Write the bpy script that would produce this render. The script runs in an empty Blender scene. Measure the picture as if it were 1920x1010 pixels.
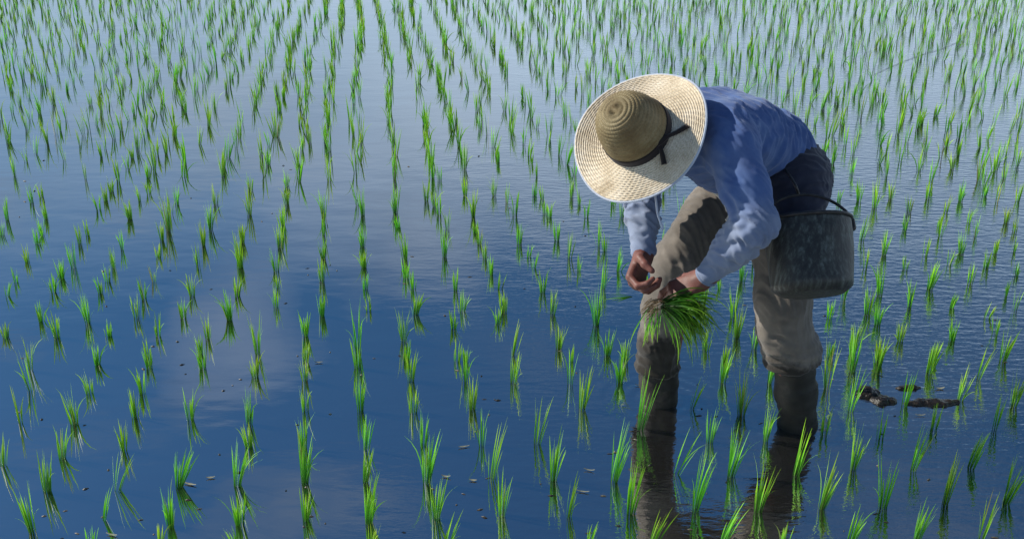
import bpy, math, random
import numpy as np
from mathutils import Vector, Matrix

# ------------------------------------------------------------------ camera, sky, sun, exposure
SC = bpy.context.scene
COL = SC.collection
F, H, VH = 2000.0, 1.56, 835.0            # focal length and horizon offset in photo pixels, eye height in metres
PITCH = math.atan(VH / F)
CP, SP = math.cos(PITCH), math.sin(PITCH)

cam_data = bpy.data.cameras.new('camera')
cam = bpy.data.objects.new('camera', cam_data)
COL.objects.link(cam)
cam.location = (0, 0, H)
cam.rotation_euler = (math.pi / 2 - PITCH, 0, 0)
cam_data.sensor_width = 36.0
cam_data.lens = 36.0 * F / 1920.0
cam_data.clip_start = 0.05
cam_data.clip_end = 500.0
SC.camera = cam

SUN_EL, SUN_AZ = math.radians(33), math.radians(-72)      # azimuth from +Y (away from the camera), negative = left
sun_dir = Vector((math.sin(SUN_AZ) * math.cos(SUN_EL), math.cos(SUN_AZ) * math.cos(SUN_EL), math.sin(SUN_EL)))

world = bpy.data.worlds.new('World')
SC.world = world
world.use_nodes = True
wn, wl = world.node_tree.nodes, world.node_tree.links
wn.clear()
w_out = wn.new('ShaderNodeOutputWorld')
w_bg = wn.new('ShaderNodeBackground')
w_bg.inputs['Strength'].default_value = 0.050
w_sky = wn.new('ShaderNodeTexSky')
w_sky.sky_type = 'NISHITA'
w_sky.sun_disc = False
w_sky.sun_elevation = SUN_EL
w_sky.sun_rotation = SUN_AZ
w_sky.air_density = 1.3
w_sky.dust_density = 0.6
w_sky.ozone_density = 6.0
# thin grey cloud patches over the whole sky, and a bright bank of cloud low all round the horizon
w_tc = wn.new('ShaderNodeTexCoord')
def sky_noise(scale, detail, loc, zs):
    mp = wn.new('ShaderNodeMapping')
    mp.inputs['Scale'].default_value = (1.0, 1.0, zs)
    mp.inputs['Location'].default_value = loc
    n = wn.new('ShaderNodeTexNoise')
    n.inputs['Scale'].default_value = scale
    n.inputs['Detail'].default_value = detail
    n.inputs['Roughness'].default_value = 0.55
    wl.new(w_tc.outputs['Generated'], mp.inputs['Vector'])
    wl.new(mp.outputs['Vector'], n.inputs['Vector'])
    return n.outputs['Fac']
def math_node(op, a, b, clamp=False):
    n = wn.new('ShaderNodeMath'); n.operation = op; n.use_clamp = clamp
    for k, x in enumerate((a, b)):
        if isinstance(x, (int, float)): n.inputs[k].default_value = x
        else: wl.new(x, n.inputs[k])
    return n.outputs[0]
def over(base, fac, colour):
    n = wn.new('ShaderNodeMix'); n.data_type = 'RGBA'
    n.inputs['B'].default_value = (*colour, 1)
    wl.new(fac, n.inputs['Factor']); wl.new(base, n.inputs['A'])
    return n.outputs['Result']
w_sep = wn.new('ShaderNodeSeparateXYZ'); wl.new(w_tc.outputs['Generated'], w_sep.inputs[0])
patch = math_node('MULTIPLY', math_node('SUBTRACT', sky_noise(4.2, 5, (0.35, 0.1, 0.0), 2.2), 0.51), 4.5, True)
patch = math_node('MULTIPLY', patch, 0.55)
# some larger soft cumulus standing about the sky
cum = 0.0
cn = sky_noise(7.0, 6, (0.2, 0.7, 0.3), 1.6)
for az, el, size in ((-9, 18, 0.13), (-5, 20.5, 0.09), (-16, 25, 0.09), (3, 19, 0.08), (-2, 13.5, 0.16), (20, 14, 0.12),
                     (55, 24, 0.2), (95, 30, 0.22), (140, 22, 0.2), (185, 28, 0.24), (230, 20, 0.2), (265, 33, 0.2), (310, 24, 0.16), (40, 45, 0.2), (-60, 50, 0.2)):
    a_, e_ = math.radians(az), math.radians(el)
    vd = wn.new('ShaderNodeVectorMath'); vd.operation = 'DISTANCE'
    wl.new(w_tc.outputs['Generated'], vd.inputs[0])
    vd.inputs[1].default_value = (math.sin(a_) * math.cos(e_), math.cos(a_) * math.cos(e_), math.sin(e_))
    f_ = math_node('SUBTRACT', 1.0, math_node('DIVIDE', vd.outputs['Value'], size), True)
    f_ = math_node('SMOOTH_MIN', f_, 0.8)
    cum = math_node('MAXIMUM', cum, f_)
cum = math_node('MULTIPLY', math_node('SUBTRACT', math_node('ADD', math_node('MULTIPLY', cum, 0.8), cn), 0.62), 1.8, True)
cum = math_node('MULTIPLY', cum, 0.38)
low = math_node('SUBTRACT', 1.0, math_node('DIVIDE', w_sep.outputs['Z'], 0.40), True)
low = math_node('POWER', low, 1.35)
low = math_node('MULTIPLY', low, math_node('ADD', math_node('MULTIPLY', w_sep.outputs['X'], 0.5), 0.9), True)
low = math_node('MULTIPLY', low, math_node('ADD', math_node('MULTIPLY', sky_noise(1.7, 5, (1.3, 0.4, 0.2), 1.5), 2.2), 0.25), True)
w_tint = wn.new('ShaderNodeMix'); w_tint.data_type = 'RGBA'; w_tint.blend_type = 'MULTIPLY'
w_tint.inputs['Factor'].default_value = 1.0
w_tint.inputs['B'].default_value = (0.52, 0.96, 1.24, 1)
wl.new(w_sky.outputs['Color'], w_tint.inputs['A'])
c1 = over(w_tint.outputs['Result'], patch, (3.6, 4.6, 6.2))
c1 = over(c1, cum, (8.2, 9.6, 11.8))
c2 = over(c1, low, (19.0, 23.5, 28.5))
wl.new(c2, w_bg.inputs['Color'])
wl.new(w_bg.outputs['Background'], w_out.inputs['Surface'])

sun_data = bpy.data.lights.new('sun', 'SUN')
sun_data.energy = 5.0
sun_data.angle = math.radians(0.5)
sun_data.color = (1.0, 0.95, 0.86)
sun = bpy.data.objects.new('sun', sun_data)
COL.objects.link(sun)
sun.rotation_euler = sun_dir.to_track_quat('Z', 'Y').to_euler()

SC.view_settings.view_transform = 'Standard'
SC.view_settings.look = 'None'
SC.view_settings.gamma = 1.0
SC.view_settings.use_curve_mapping = False
SC.view_settings.exposure = 0.55

random.seed(7)
RNG = np.random.default_rng(11)

# ------------------------------------------------------------------ helpers
CAMV = np.array((0.0, 0.0, H))
FWD = np.array((0.0, CP, -SP))
UPV = np.array((0.0, SP, CP))
RGT = np.array((1.0, 0.0, 0.0))

def P(u, v, d):
    """A point of the place, d metres in front of the eye along the optical axis, measured off the photograph."""
    return CAMV + d * FWD + (u - 960.0) / F * d * RGT + (505.0 - v) / F * d * UPV

def gdist(v):
    return H / CP * F / (v + 330.0)

def G(u, v):
    p = P(u, v, gdist(v)); p[2] = 0.0
    return p

def proj(p):
    q = np.asarray(p) - CAMV
    d = q @ FWD
    return 960 + F * (q @ RGT) / d, 505 - F * (q @ UPV) / d, d

def unit(a):
    a = np.asarray(a, float)
    return a / np.linalg.norm(a)

def tag(o, label=None, cat=None, group=None, kind=None):
    if label: o['label'] = label
    if cat: o['category'] = cat
    if group: o['group'] = group
    if kind: o['kind'] = kind
    return o

def mesh_obj(name, verts, faces, mat, parent=None, smooth=True, cols=None):
    me = bpy.data.meshes.new(name)
    me.from_pydata([tuple(v) for v in verts], [], [tuple(f) for f in faces])
    if cols is not None:
        at = me.color_attributes.new('tint', 'FLOAT_COLOR', 'POINT')
        c = np.ones((len(verts), 4), np.float32)
        c[:, :3] = cols
        at.data.foreach_set('color', c.ravel())
    if smooth:
        me.polygons.foreach_set('use_smooth', np.ones(len(me.polygons), bool))
    me.update()
    o = bpy.data.objects.new(name, me)
    COL.objects.link(o)
    if mat: me.materials.append(mat)
    if parent: o.parent = parent
    return o

def empty(name, loc):
    o = bpy.data.objects.new(name, None)
    COL.objects.link(o)
    o.location = tuple(loc)
    o.empty_display_size = 0.05
    return o

# --- numpy gradient noise
_perm = np.random.default_rng(5).permutation(256)
_perm = np.concatenate([_perm, _perm, _perm])
_grad = np.random.default_rng(6).normal(size=(256, 3))
_grad /= np.linalg.norm(_grad, axis=1)[:, None]

def noise3(p):
    p = np.asarray(p, float)
    i = np.floor(p).astype(int)
    f = p - i
    i &= 255
    w = f * f * f * (f * (f * 6 - 15) + 10)
    out = 0
    for dx in (0, 1):
        for dy in (0, 1):
            for dz in (0, 1):
                h = _perm[_perm[_perm[(i[:, 0] + dx) & 255] + ((i[:, 1] + dy) & 255)] + ((i[:, 2] + dz) & 255)]
                g = _grad[h & 255]
                dot = g[:, 0] * (f[:, 0] - dx) + g[:, 1] * (f[:, 1] - dy) + g[:, 2] * (f[:, 2] - dz)
                wx = w[:, 0] if dx else 1 - w[:, 0]
                wy = w[:, 1] if dy else 1 - w[:, 1]
                wz = w[:, 2] if dz else 1 - w[:, 2]
                out = out + dot * wx * wy * wz
    return out * 1.6

# --- implicit surfaces: smooth unions of tapered limbs, meshed with surface nets
class Field:
    def __init__(s, lo, hi, vox):
        s.lo = np.asarray(lo, float); s.vox = vox
        s.n = np.ceil((np.asarray(hi) - s.lo) / vox).astype(int) + 1
        s.f = np.full(tuple(s.n), 0.2, np.float32)
        s.ax = [s.lo[i] + vox * np.arange(s.n[i]) for i in range(3)]

    def _sub(s, lo, hi):
        a = np.clip(np.floor((lo - s.lo) / s.vox).astype(int), 0, s.n)
        b = np.clip(np.ceil((hi - s.lo) / s.vox).astype(int) + 1, 0, s.n)
        sl = tuple(slice(a[i], b[i]) for i in range(3))
        X, Y, Z = np.meshgrid(*(s.ax[i][sl[i]] for i in range(3)), indexing='ij')
        return sl, np.stack((X, Y, Z), -1)

    def _join(s, sl, d, k):
        a = s.f[sl]
        h = np.clip(0.5 + 0.5 * (a - d) / k, 0, 1)
        s.f[sl] = a * (1 - h) + d * h - k * h * (1 - h)

    def cap(s, a, b, ra, rb=None, k=0.02):
        rb = ra if rb is None else rb
        a, b = np.asarray(a, float), np.asarray(b, float)
        m = max(ra, rb) + 0.025 + k
        sl, X = s._sub(np.minimum(a, b) - m, np.maximum(a, b) + m)
        ab = b - a
        t = np.clip(((X - a) @ ab) / (ab @ ab + 1e-12), 0, 1)
        d = np.linalg.norm(X - a - t[..., None] * ab, axis=-1) - (ra + (rb - ra) * t)
        s._join(sl, d, k)
        return s

    def chain(s, pts, k=0.02):
        for (a, ra), (b, rb) in zip(pts[:-1], pts[1:]):
            s.cap(a, b, ra, rb, k)
        return s

    def ell(s, c, axes, rad, k=0.02):
        c = np.asarray(c, float); A = np.asarray(axes, float); rad = np.asarray(rad, float)
        m = rad.max() + 0.025 + k
        sl, X = s._sub(c - m, c + m)
        q = (X - c) @ A.T
        k0 = np.linalg.norm(q / rad, axis=-1)
        k1 = np.linalg.norm(q / rad ** 2, axis=-1)
        d = k0 * (k0 - 1) / np.maximum(k1, 1e-6)
        s._join(sl, d, k)
        return s

    def cut(s, point, normal, k=0.006):
        """Keep what lies behind the plane."""
        X, Y, Z = np.meshgrid(*s.ax, indexing='ij')
        n = unit(normal)
        d = ((X - point[0]) * n[0] + (Y - point[1]) * n[1] + (Z - point[2]) * n[2]).astype(np.float32)
        a = s.f
        h = np.clip(0.5 - 0.5 * (a - d) / k, 0, 1)
        s.f = a * (1 - h) + d * h + k * h * (1 - h)
        return s

    def cut_local(s, point, normal, reach):
        point = np.asarray(point, float)
        sl, X = s._sub(point - reach, point + reach)
        s.f[sl] = np.maximum(s.f[sl], ((X - point) @ unit(normal)).astype(np.float32))
        return s

    def mesh(s):
        f = s.f
        f[0] = f[-1] = 0.1; f[:, 0] = f[:, -1] = 0.1; f[:, :, 0] = f[:, :, -1] = 0.1
        sg = f < 0
        c = np.zeros(tuple(np.array(f.shape) - 1), np.int8)
        offs = [(i, j, k) for i in (0, 1) for j in (0, 1) for k in (0, 1)]
        nx, ny, nz = c.shape
        for o in offs:
            c += sg[o[0]:o[0] + nx, o[1]:o[1] + ny, o[2]:o[2] + nz]
        mask = (c > 0) & (c < 8)
        ijk = np.argwhere(mask)
        idx = np.full(c.shape, -1, np.int64)
        idx[mask] = np.arange(len(ijk))
        acc = np.zeros((len(ijk), 3)); cnt = np.zeros(len(ijk))
        for o in offs:
            for ax in range(3):
                if o[ax]: continue
                o2 = list(o); o2[ax] = 1
                a = f[ijk[:, 0] + o[0], ijk[:, 1] + o[1], ijk[:, 2] + o[2]]
                b = f[ijk[:, 0] + o2[0], ijk[:, 1] + o2[1], ijk[:, 2] + o2[2]]
                cr = (a < 0) != (b < 0)
                t = np.where(cr, a / np.where(cr, a - b, 1), 0)
                pt = np.array(o, float)[None] + t[:, None] * (np.array(o2) - np.array(o))[None]
                acc[cr] += pt[cr]; cnt[cr] += 1
        v = s.lo + (ijk + acc / np.maximum(cnt, 1)[:, None]) * s.vox
        faces = []
        for ax in range(3):
            b1, b2 = [(1, 2), (2, 0), (0, 1)][ax]
            slA = [slice(None)] * 3; slB = [slice(None)] * 3
            slA[ax] = slice(0, -1); slB[ax] = slice(1, None)
            for bx in (b1, b2):
                slA[bx] = slice(1, -1); slB[bx] = slice(1, -1)
            A, B = sg[tuple(slA)], sg[tuple(slB)]
            e = np.argwhere(A != B)
            e[:, b1] += 1; e[:, b2] += 1
            inside = sg[e[:, 0], e[:, 1], e[:, 2]]
            def cell(d1, d2):
                q = e.copy(); q[:, b1] += d1; q[:, b2] += d2
                return idx[q[:, 0], q[:, 1], q[:, 2]]
            q = np.stack((cell(-1, -1), cell(0, -1), cell(0, 0), cell(-1, 0)), 1)
            q[~inside] = q[~inside][:, ::-1]
            faces.append(q)
        fc = np.concatenate(faces)
        return v, fc

def relax(v, fc, n=2, w=0.5):
    e = np.concatenate([fc[:, [0, 1]], fc[:, [1, 2]], fc[:, [2, 3]], fc[:, [3, 0]]])
    for _ in range(n):
        s = np.zeros_like(v); c = np.zeros(len(v))
        for a, b in ((0, 1), (1, 0)):
            np.add.at(s, e[:, a], v[e[:, b]]); np.add.at(c, e[:, a], 1)
        v = v * (1 - w) + w * s / np.maximum(c, 1)[:, None]
    return v

def vnormals(v, fc):
    n = np.cross(v[fc[:, 2]] - v[fc[:, 0]], v[fc[:, 3]] - v[fc[:, 1]])
    out = np.zeros_like(v)
    for i in range(4):
        np.add.at(out, fc[:, i], n)
    return out / np.maximum(np.linalg.norm(out, axis=1), 1e-12)[:, None]

def seg_dist(X, pts):
    best = np.full(len(X), 9.0); tt = np.zeros(len(X))
    for i, (a, b) in enumerate(zip(pts[:-1], pts[1:])):
        ab = b - a
        t = np.clip(((X - a) @ ab) / (ab @ ab), 0, 1)
        d = np.linalg.norm(X - a - t[:, None] * ab, axis=1)
        m = d < best
        best[m] = d[m]; tt[m] = (i + t[m]) / (len(pts) - 1)
    return best, tt

def tube(name, pts, rad, mat, parent=None, sides=8, closed=False):
    pts = [np.asarray(p, float) for p in pts]
    n = len(pts)
    rad = [rad] * n if np.isscalar(rad) else rad
    V, Fc = [], []
    ref = np.array((0.13, 0.31, 0.94))
    for i, p in enumerate(pts):
        a = pts[(i - 1) % n] if (closed or i > 0) else p
        b = pts[(i + 1) % n] if (closed or i < n - 1) else p
        t = unit(b - a)
        x = ref - (ref @ t) * t
        if np.linalg.norm(x) < 1e-3: x = np.cross(t, (1, 0, 0))
        x = unit(x); ref = x
        y = np.cross(t, x)
        for j in range(sides):
            w = 2 * math.pi * j / sides
            V.append(p + rad[i] * (math.cos(w) * x + math.sin(w) * y))
    m = n if closed else n - 1
    for i in range(m):
        for j in range(sides):
            a, b = i * sides + j, i * sides + (j + 1) % sides
            c, d = ((i + 1) % n) * sides + (j + 1) % sides, ((i + 1) % n) * sides + j
            Fc.append((a, b, c, d))
    if not closed:
        Fc.append(tuple(range(sides))[::-1]); Fc.append(tuple(range((n - 1) * sides, n * sides)))
    return mesh_obj(name, V, Fc, mat, parent)

def spline(pts, n=8):
    pts = [np.asarray(p, float) for p in pts]
    q = [2 * pts[0] - pts[1]] + pts + [2 * pts[-1] - pts[-2]]
    out = []
    for i in range(1, len(q) - 2):
        for j in range(n):
            t = j / n
            out.append(0.5 * ((2 * q[i]) + (-q[i - 1] + q[i + 1]) * t + (2 * q[i - 1] - 5 * q[i] + 4 * q[i + 1] - q[i + 2]) * t * t
                              + (-q[i - 1] + 3 * q[i] - 3 * q[i + 1] + q[i + 2]) * t ** 3))
    out.append(pts[-1])
    return out

# ------------------------------------------------------------------ materials
def material(name):
    m = bpy.data.materials.new(name)
    m.use_nodes = True
    nt = m.node_tree
    return m, nt.nodes, nt.links, nt.nodes['Principled BSDF']

def noise_node(N, L, scale, detail=4, rough=0.55, mapping=None, coord='Object'):
    tc = N.new('ShaderNodeTexCoord')
    mp = N.new('ShaderNodeMapping')
    if mapping: mp.inputs['Scale'].default_value = mapping
    n = N.new('ShaderNodeTexNoise')
    n.inputs['Scale'].default_value = scale
    n.inputs['Detail'].default_value = detail
    n.inputs['Roughness'].default_value = rough
    L.new(tc.outputs[coord], mp.inputs['Vector'])
    L.new(mp.outputs['Vector'], n.inputs['Vector'])
    return n

def ramp(N, L, src, stops):
    r = N.new('ShaderNodeValToRGB')
    el = r.color_ramp.elements
    while len(el) < len(stops): el.new(0.5)
    for e, (p, c) in zip(el, stops):
        e.position = p
        e.color = (*c, 1) if len(c) == 3 else c
    L.new(src, r.inputs['Fac'])
    return r

def bump(N, L, src, strength, dist, bsdf, prev=None):
    b = N.new('ShaderNodeBump')
    b.inputs['Strength'].default_value = strength
    b.inputs['Distance'].default_value = dist
    L.new(src, b.inputs['Height'])
    if prev: L.new(prev.outputs['Normal'], b.inputs['Normal'])
    L.new(b.outputs['Normal'], bsdf.inputs['Normal'])
    return b

def simple(name, stops, scale=20, rough=0.8, mapping=None, bump_s=0.3, bump_d=0.002, detail=5, bscale=None, spec=0.3):
    m, N, L, B = material(name)
    n = noise_node(N, L, scale, detail, mapping=mapping)
    r = ramp(N, L, n.outputs['Fac'], stops)
    L.new(r.outputs['Color'], B.inputs['Base Color'])
    B.inputs['Roughness'].default_value = rough
    B.inputs['Specular IOR Level'].default_value = spec
    if bump_s:
        nb = noise_node(N, L, bscale or scale * 3, 3, mapping=mapping)
        bump(N, L, nb.outputs['Fac'], bump_s, bump_d, B)
    return m

def fabric(name, c_dark, c_mid, c_light, weave=900, rough=0.9, stain=9):
    m, N, L, B = material(name)
    n = noise_node(N, L, stain, 6, 0.6)
    r = ramp(N, L, n.outputs['Fac'], [(0.28, c_dark), (0.5, c_mid), (0.74, c_light)])
    L.new(r.outputs['Color'], B.inputs['Base Color'])
    B.inputs['Roughness'].default_value = rough
    B.inputs['Specular IOR Level'].default_value = 0.15
    B.inputs['Sheen Weight'].default_value = 0.15
    w = noise_node(N, L, weave, 2)
    b1 = bump(N, L, w.outputs['Fac'], 0.35, 0.0008, B)
    w2 = noise_node(N, L, 28, 3, 0.5)
    bump(N, L, w2.outputs['Fac'], 0.15, 0.004, B, b1)
    return m

# water of the flooded field
def water_material():
    m, N, L, B = material('water')
    B.inputs['Base Color'].default_value = (0.010, 0.0095, 0.009, 1)
    B.inputs['Roughness'].default_value = 0.012
    B.inputs['IOR'].default_value = 5.5
    B.inputs['Specular IOR Level'].default_value = 0.5
    tc = N.new('ShaderNodeTexCoord')
    # where the breeze touches the water
    big = noise_node(N, L, 0.35, 2)
    sep = N.new('ShaderNodeSeparateXYZ'); L.new(tc.outputs['Object'], sep.inputs[0])
    mr = N.new('ShaderNodeMapRange')
    mr.inputs['From Min'].default_value = -0.6; mr.inputs['From Max'].default_value = 2.4
    mr.inputs['To Min'].default_value = 0.0; mr.inputs['To Max'].default_value = 1.0
    L.new(sep.outputs['X'], mr.inputs['Value'])
    add = N.new('ShaderNodeMath'); add.operation = 'MULTIPLY_ADD'
    L.new(big.outputs['Fac'], add.inputs[0]); add.inputs[1].default_value = 0.7; L.new(mr.outputs['Result'], add.inputs[2])
    rr = ramp(N, L, add.outputs[0], [(0.35, (0.05,) * 3), (1.1 - 0.1, (1, 1, 1))])
    rip = noise_node(N, L, 30, 3, 0.5, mapping=(0.55, 1.5, 1))
    fine = noise_node(N, L, 120, 2, 0.5, mapping=(0.6, 1.2, 1))
    swell = noise_node(N, L, 5, 2, 0.5, mapping=(0.7, 1.3, 1))
    b0 = N.new('ShaderNodeBump'); b0.inputs['Distance'].default_value = 0.0012; b0.inputs['Strength'].default_value = 1.0
    L.new(swell.outputs['Fac'], b0.inputs['Height'])
    b1 = N.new('ShaderNodeBump'); b1.inputs['Distance'].default_value = 0.0018
    L.new(rr.outputs['Color'], b1.inputs['Strength'])
    L.new(rip.outputs['Fac'], b1.inputs['Height']); L.new(b0.outputs['Normal'], b1.inputs['Normal'])
    b2 = N.new('ShaderNodeBump'); b2.inputs['Distance'].default_value = 0.00035
    L.new(rr.outputs['Color'], b2.inputs['Strength'])
    L.new(fine.outputs['Fac'], b2.inputs['Height']); L.new(b1.outputs['Normal'], b2.inputs['Normal'])
    prev = b2
    for c, amp in ((G(1236, 748), 0.0004), (G(1495, 795), 0.0003)):
        vd = N.new('ShaderNodeVectorMath'); vd.operation = 'DISTANCE'
        L.new(tc.outputs['Object'], vd.inputs[0]); vd.inputs[1].default_value = tuple(c)
        sn = N.new('ShaderNodeMath'); sn.operation = 'SINE'
        ml = N.new('ShaderNodeMath'); ml.operation = 'MULTIPLY'; ml.inputs[1].default_value = 150.0
        L.new(vd.outputs['Value'], ml.inputs[0]); L.new(ml.outputs[0], sn.inputs[0])
        fall = N.new('ShaderNodeMapRange'); fall.inputs['From Min'].default_value = 0.05; fall.inputs['From Max'].default_value = 0.24
        fall.inputs['To Min'].default_value = 1.0; fall.inputs['To Max'].default_value = 0.0
        L.new(vd.outputs['Value'], fall.inputs['Value'])
        bb = N.new('ShaderNodeBump'); bb.inputs['Distance'].default_value = amp
        L.new(fall.outputs['Result'], bb.inputs['Strength']); L.new(sn.outputs[0], bb.inputs['Height'])
        L.new(prev.outputs['Normal'], bb.inputs['Normal'])
        prev = bb
    L.new(prev.outputs['Normal'], B.inputs['Normal'])
    return m

def leaf_material(name='rice_leaf'):
    m, N, L, B = material(name)
    at = N.new('ShaderNodeAttribute'); at.attribute_name = 'tint'
    n = noise_node(N, L, 60, 2)
    hs = N.new('ShaderNodeHueSaturation')
    mr = N.new('ShaderNodeMapRange'); mr.inputs['To Min'].default_value = 0.8; mr.inputs['To Max'].default_value = 1.2
    L.new(n.outputs['Fac'], mr.inputs['Value']); L.new(mr.outputs['Result'], hs.inputs['Value'])
    L.new(at.outputs['Color'], hs.inputs['Color'])
    L.new(hs.outputs['Color'], B.inputs['Base Color'])
    B.inputs['Roughness'].default_value = 0.5
    B.inputs['Specular IOR Level'].default_value = 0.2
    tr = N.new('ShaderNodeBsdfTranslucent')
    L.new(hs.outputs['Color'], tr.inputs['Color'])
    mx = N.new('ShaderNodeMixShader'); mx.inputs[0].default_value = 0.30
    L.new(B.outputs[0], mx.inputs[1]); L.new(tr.outputs[0], mx.inputs[2])
    L.new(mx.outputs[0], N['Material Output'].inputs['Surface'])
    return m

M_WATER = water_material()
M_LEAF = leaf_material()
M_SHIRT = fabric('shirt_cotton', (0.036, 0.066, 0.18), (0.058, 0.102, 0.235), (0.115, 0.165, 0.29))
def faded(m, colour):
    N, L = m.node_tree.nodes, m.node_tree.links
    B = N['Principled BSDF']
    src = B.inputs['Base Color'].links[0].from_socket
    at = N.new('ShaderNodeAttribute'); at.attribute_name = 'tint'
    mx = N.new('ShaderNodeMix'); mx.data_type = 'RGBA'
    mx.inputs['B'].default_value = (*colour, 1)
    L.new(at.outputs['Fac'], mx.inputs['Factor']); L.new(src, mx.inputs['A']); L.new(mx.outputs['Result'], B.inputs['Base Color'])
M_CUFF = fabric('cuff_cotton', (0.10, 0.13, 0.20), (0.14, 0.17, 0.25), (0.19, 0.23, 0.30))
faded(M_SHIRT, (0.165, 0.195, 0.265))
M_NAVY = fabric('navy_layer', (0.012, 0.013, 0.021), (0.020, 0.022, 0.036), (0.034, 0.037, 0.058))
M_TROUSER = fabric('trouser_cotton', (0.070, 0.060, 0.050), (0.115, 0.099, 0.083), (0.175, 0.15, 0.126))
def darken_below(m, level):  # darkens the base colour below a height, with a noisy edge
    N, L = m.node_tree.nodes, m.node_tree.links
    B = N['Principled BSDF']
    src = B.inputs['Base Color'].links[0].from_socket
    tc = N.new('ShaderNodeTexCoord'); sp = N.new('ShaderNodeSeparateXYZ'); L.new(tc.outputs['Object'], sp.inputs[0])
    n = noise_node(N, L, 13, 5, 0.65)
    ad = N.new('ShaderNodeMath'); ad.operation = 'MULTIPLY_ADD'; ad.inputs[1].default_value = 0.16
    L.new(n.outputs['Fac'], ad.inputs[0]); L.new(sp.outputs['Z'], ad.inputs[2])
    r = ramp(N, L, ad.outputs[0], [(level - 0.012, (1, 1, 1)), (level + 0.02, (0, 0, 0))])
    mx = N.new('ShaderNodeMix'); mx.data_type = 'RGBA'
    mx.inputs['B'].default_value = (0.024, 0.020, 0.016, 1)
    L.new(r.outputs['Color'], mx.inputs['Factor']); L.new(src, mx.inputs['A']); L.new(mx.outputs['Result'], B.inputs['Base Color'])
darken_below(M_TROUSER, 0.315)
M_SKIN = simple('skin', [(0.3, (0.085, 0.028, 0.020)), (0.7, (0.16, 0.058, 0.042))], scale=30, rough=0.55, bump_s=0.25, bump_d=0.0015, bscale=260)
M_BOOT = simple('boot_rubber', [(0.35, (0.012, 0.0115, 0.0105)), (0.6, (0.026, 0.024, 0.021)), (0.8, (0.075, 0.064, 0.054))], scale=14, rough=0.62, bump_s=0.3, bump_d=0.003, spec=0.2)
M_HAIR = simple('hair', [(0.3, (0.02, 0.02, 0.02)), (0.7, (0.08, 0.08, 0.08))], scale=200, mapping=(1, 1, 0.1))
M_EYE = simple('eye', [(0.3, (0.6, 0.6, 0.58)), (0.7, (0.7, 0.7, 0.68))], rough=0.2, bump_s=0)
M_BAND = fabric('hat_ribbon', (0.010, 0.008, 0.008), (0.018, 0.013, 0.012), (0.03, 0.022, 0.02))
M_EDGE = fabric('hat_edge_binding', (0.30, 0.33, 0.40), (0.38, 0.41, 0.48), (0.46, 0.49, 0.54))
M_CORD = fabric('cord', (0.42, 0.38, 0.32), (0.55, 0.50, 0.42), (0.65, 0.60, 0.52))
M_MUD = simple('wet_mud', [(0.3, (0.006, 0.005, 0.004)), (0.7, (0.022, 0.017, 0.013))], scale=40, rough=0.35, bump_s=0.8, bump_d=0.006, bscale=90)
M_WIRE = simple('dark_wire', [(0.3, (0.012, 0.012, 0.012)), (0.7, (0.04, 0.034, 0.03))], scale=80, rough=0.5, bump_s=0.2)
M_FLAKE = simple('dead_leaf', [(0.3, (0.11, 0.11, 0.065)), (0.7, (0.26, 0.26, 0.19))], scale=90, rough=0.6)
M_DEBRIS = simple('debris', [(0.35, (0.03, 0.025, 0.02)), (0.55, (0.10, 0.085, 0.06)), (0.75, (0.35, 0.33, 0.25))], scale=14, rough=0.5)

def straw_material(name, stops):
    m, N, L, B = material(name)
    n = noise_node(N, L, 16, 5, 0.6)
    r = ramp(N, L, n.outputs['Fac'], stops)
    n2 = noise_node(N, L, 260, 3, 0.6)
    r2 = ramp(N, L, n2.outputs['Fac'], [(0.3, (0.68, 0.63, 0.56)), (0.6, (1, 1, 1))])
    mx = N.new('ShaderNodeMix'); mx.data_type = 'RGBA'; mx.blend_type = 'MULTIPLY'; mx.inputs['Factor'].default_value = 1
    L.new(r.outputs['Color'], mx.inputs['A']); L.new(r2.outputs['Color'], mx.inputs['B'])
    L.new(mx.outputs['Result'], B.inputs['Base Color'])
    B.inputs['Roughness'].default_value = 0.65
    B.inputs['Specular IOR Level'].default_value = 0.25
    b = bump(N, L, n2.outputs['Fac'], 0.5, 0.001, B)
    tr = N.new('ShaderNodeBsdfTranslucent'); tr.inputs['Color'].default_value = (0.62, 0.36, 0.12, 1)
    ms = N.new('ShaderNodeMixShader'); ms.inputs[0].default_value = 0.16
    L.new(B.outputs[0], ms.inputs[1]); L.new(tr.outputs[0], ms.inputs[2])
    L.new(ms.outputs[0], N['Material Output'].inputs['Surface'])
    return m
M_STRAW = straw_material('straw', [(0.25, (0.50, 0.41, 0.28)), (0.5, (0.71, 0.62, 0.47)), (0.78, (0.83, 0.76, 0.63))])
M_STRAW_OLD_SHADED = straw_material('weathered_shaded_straw', [(0.25, (0.11, 0.080, 0.036)), (0.5, (0.20, 0.158, 0.078)), (0.78, (0.32, 0.265, 0.15))])  # weathered crown straw; the crown's shade is also put into this colour

def bucket_material():
    m, N, L, B = material('weathered_tin')
    n = noise_node(N, L, 22, 4, 0.6, mapping=(4.5, 4.5, 0.16))
    r = ramp(N, L, n.outputs['Fac'], [(0.38, (0.011, 0.011, 0.010)), (0.50, (0.020, 0.021, 0.018)), (0.60, (0.040, 0.046, 0.040)), (0.74, (0.085, 0.10, 0.09))])
    L.new(r.outputs['Color'], B.inputs['Base Color'])
    B.inputs['Roughness'].default_value = 0.55
    B.inputs['Metallic'].default_value = 0.15
    nb = noise_node(N, L, 60, 4, mapping=(2, 2, 0.6))
    bump(N, L, nb.outputs['Fac'], 0.5, 0.003, B)
    return m
M_BUCKET = bucket_material()

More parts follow.
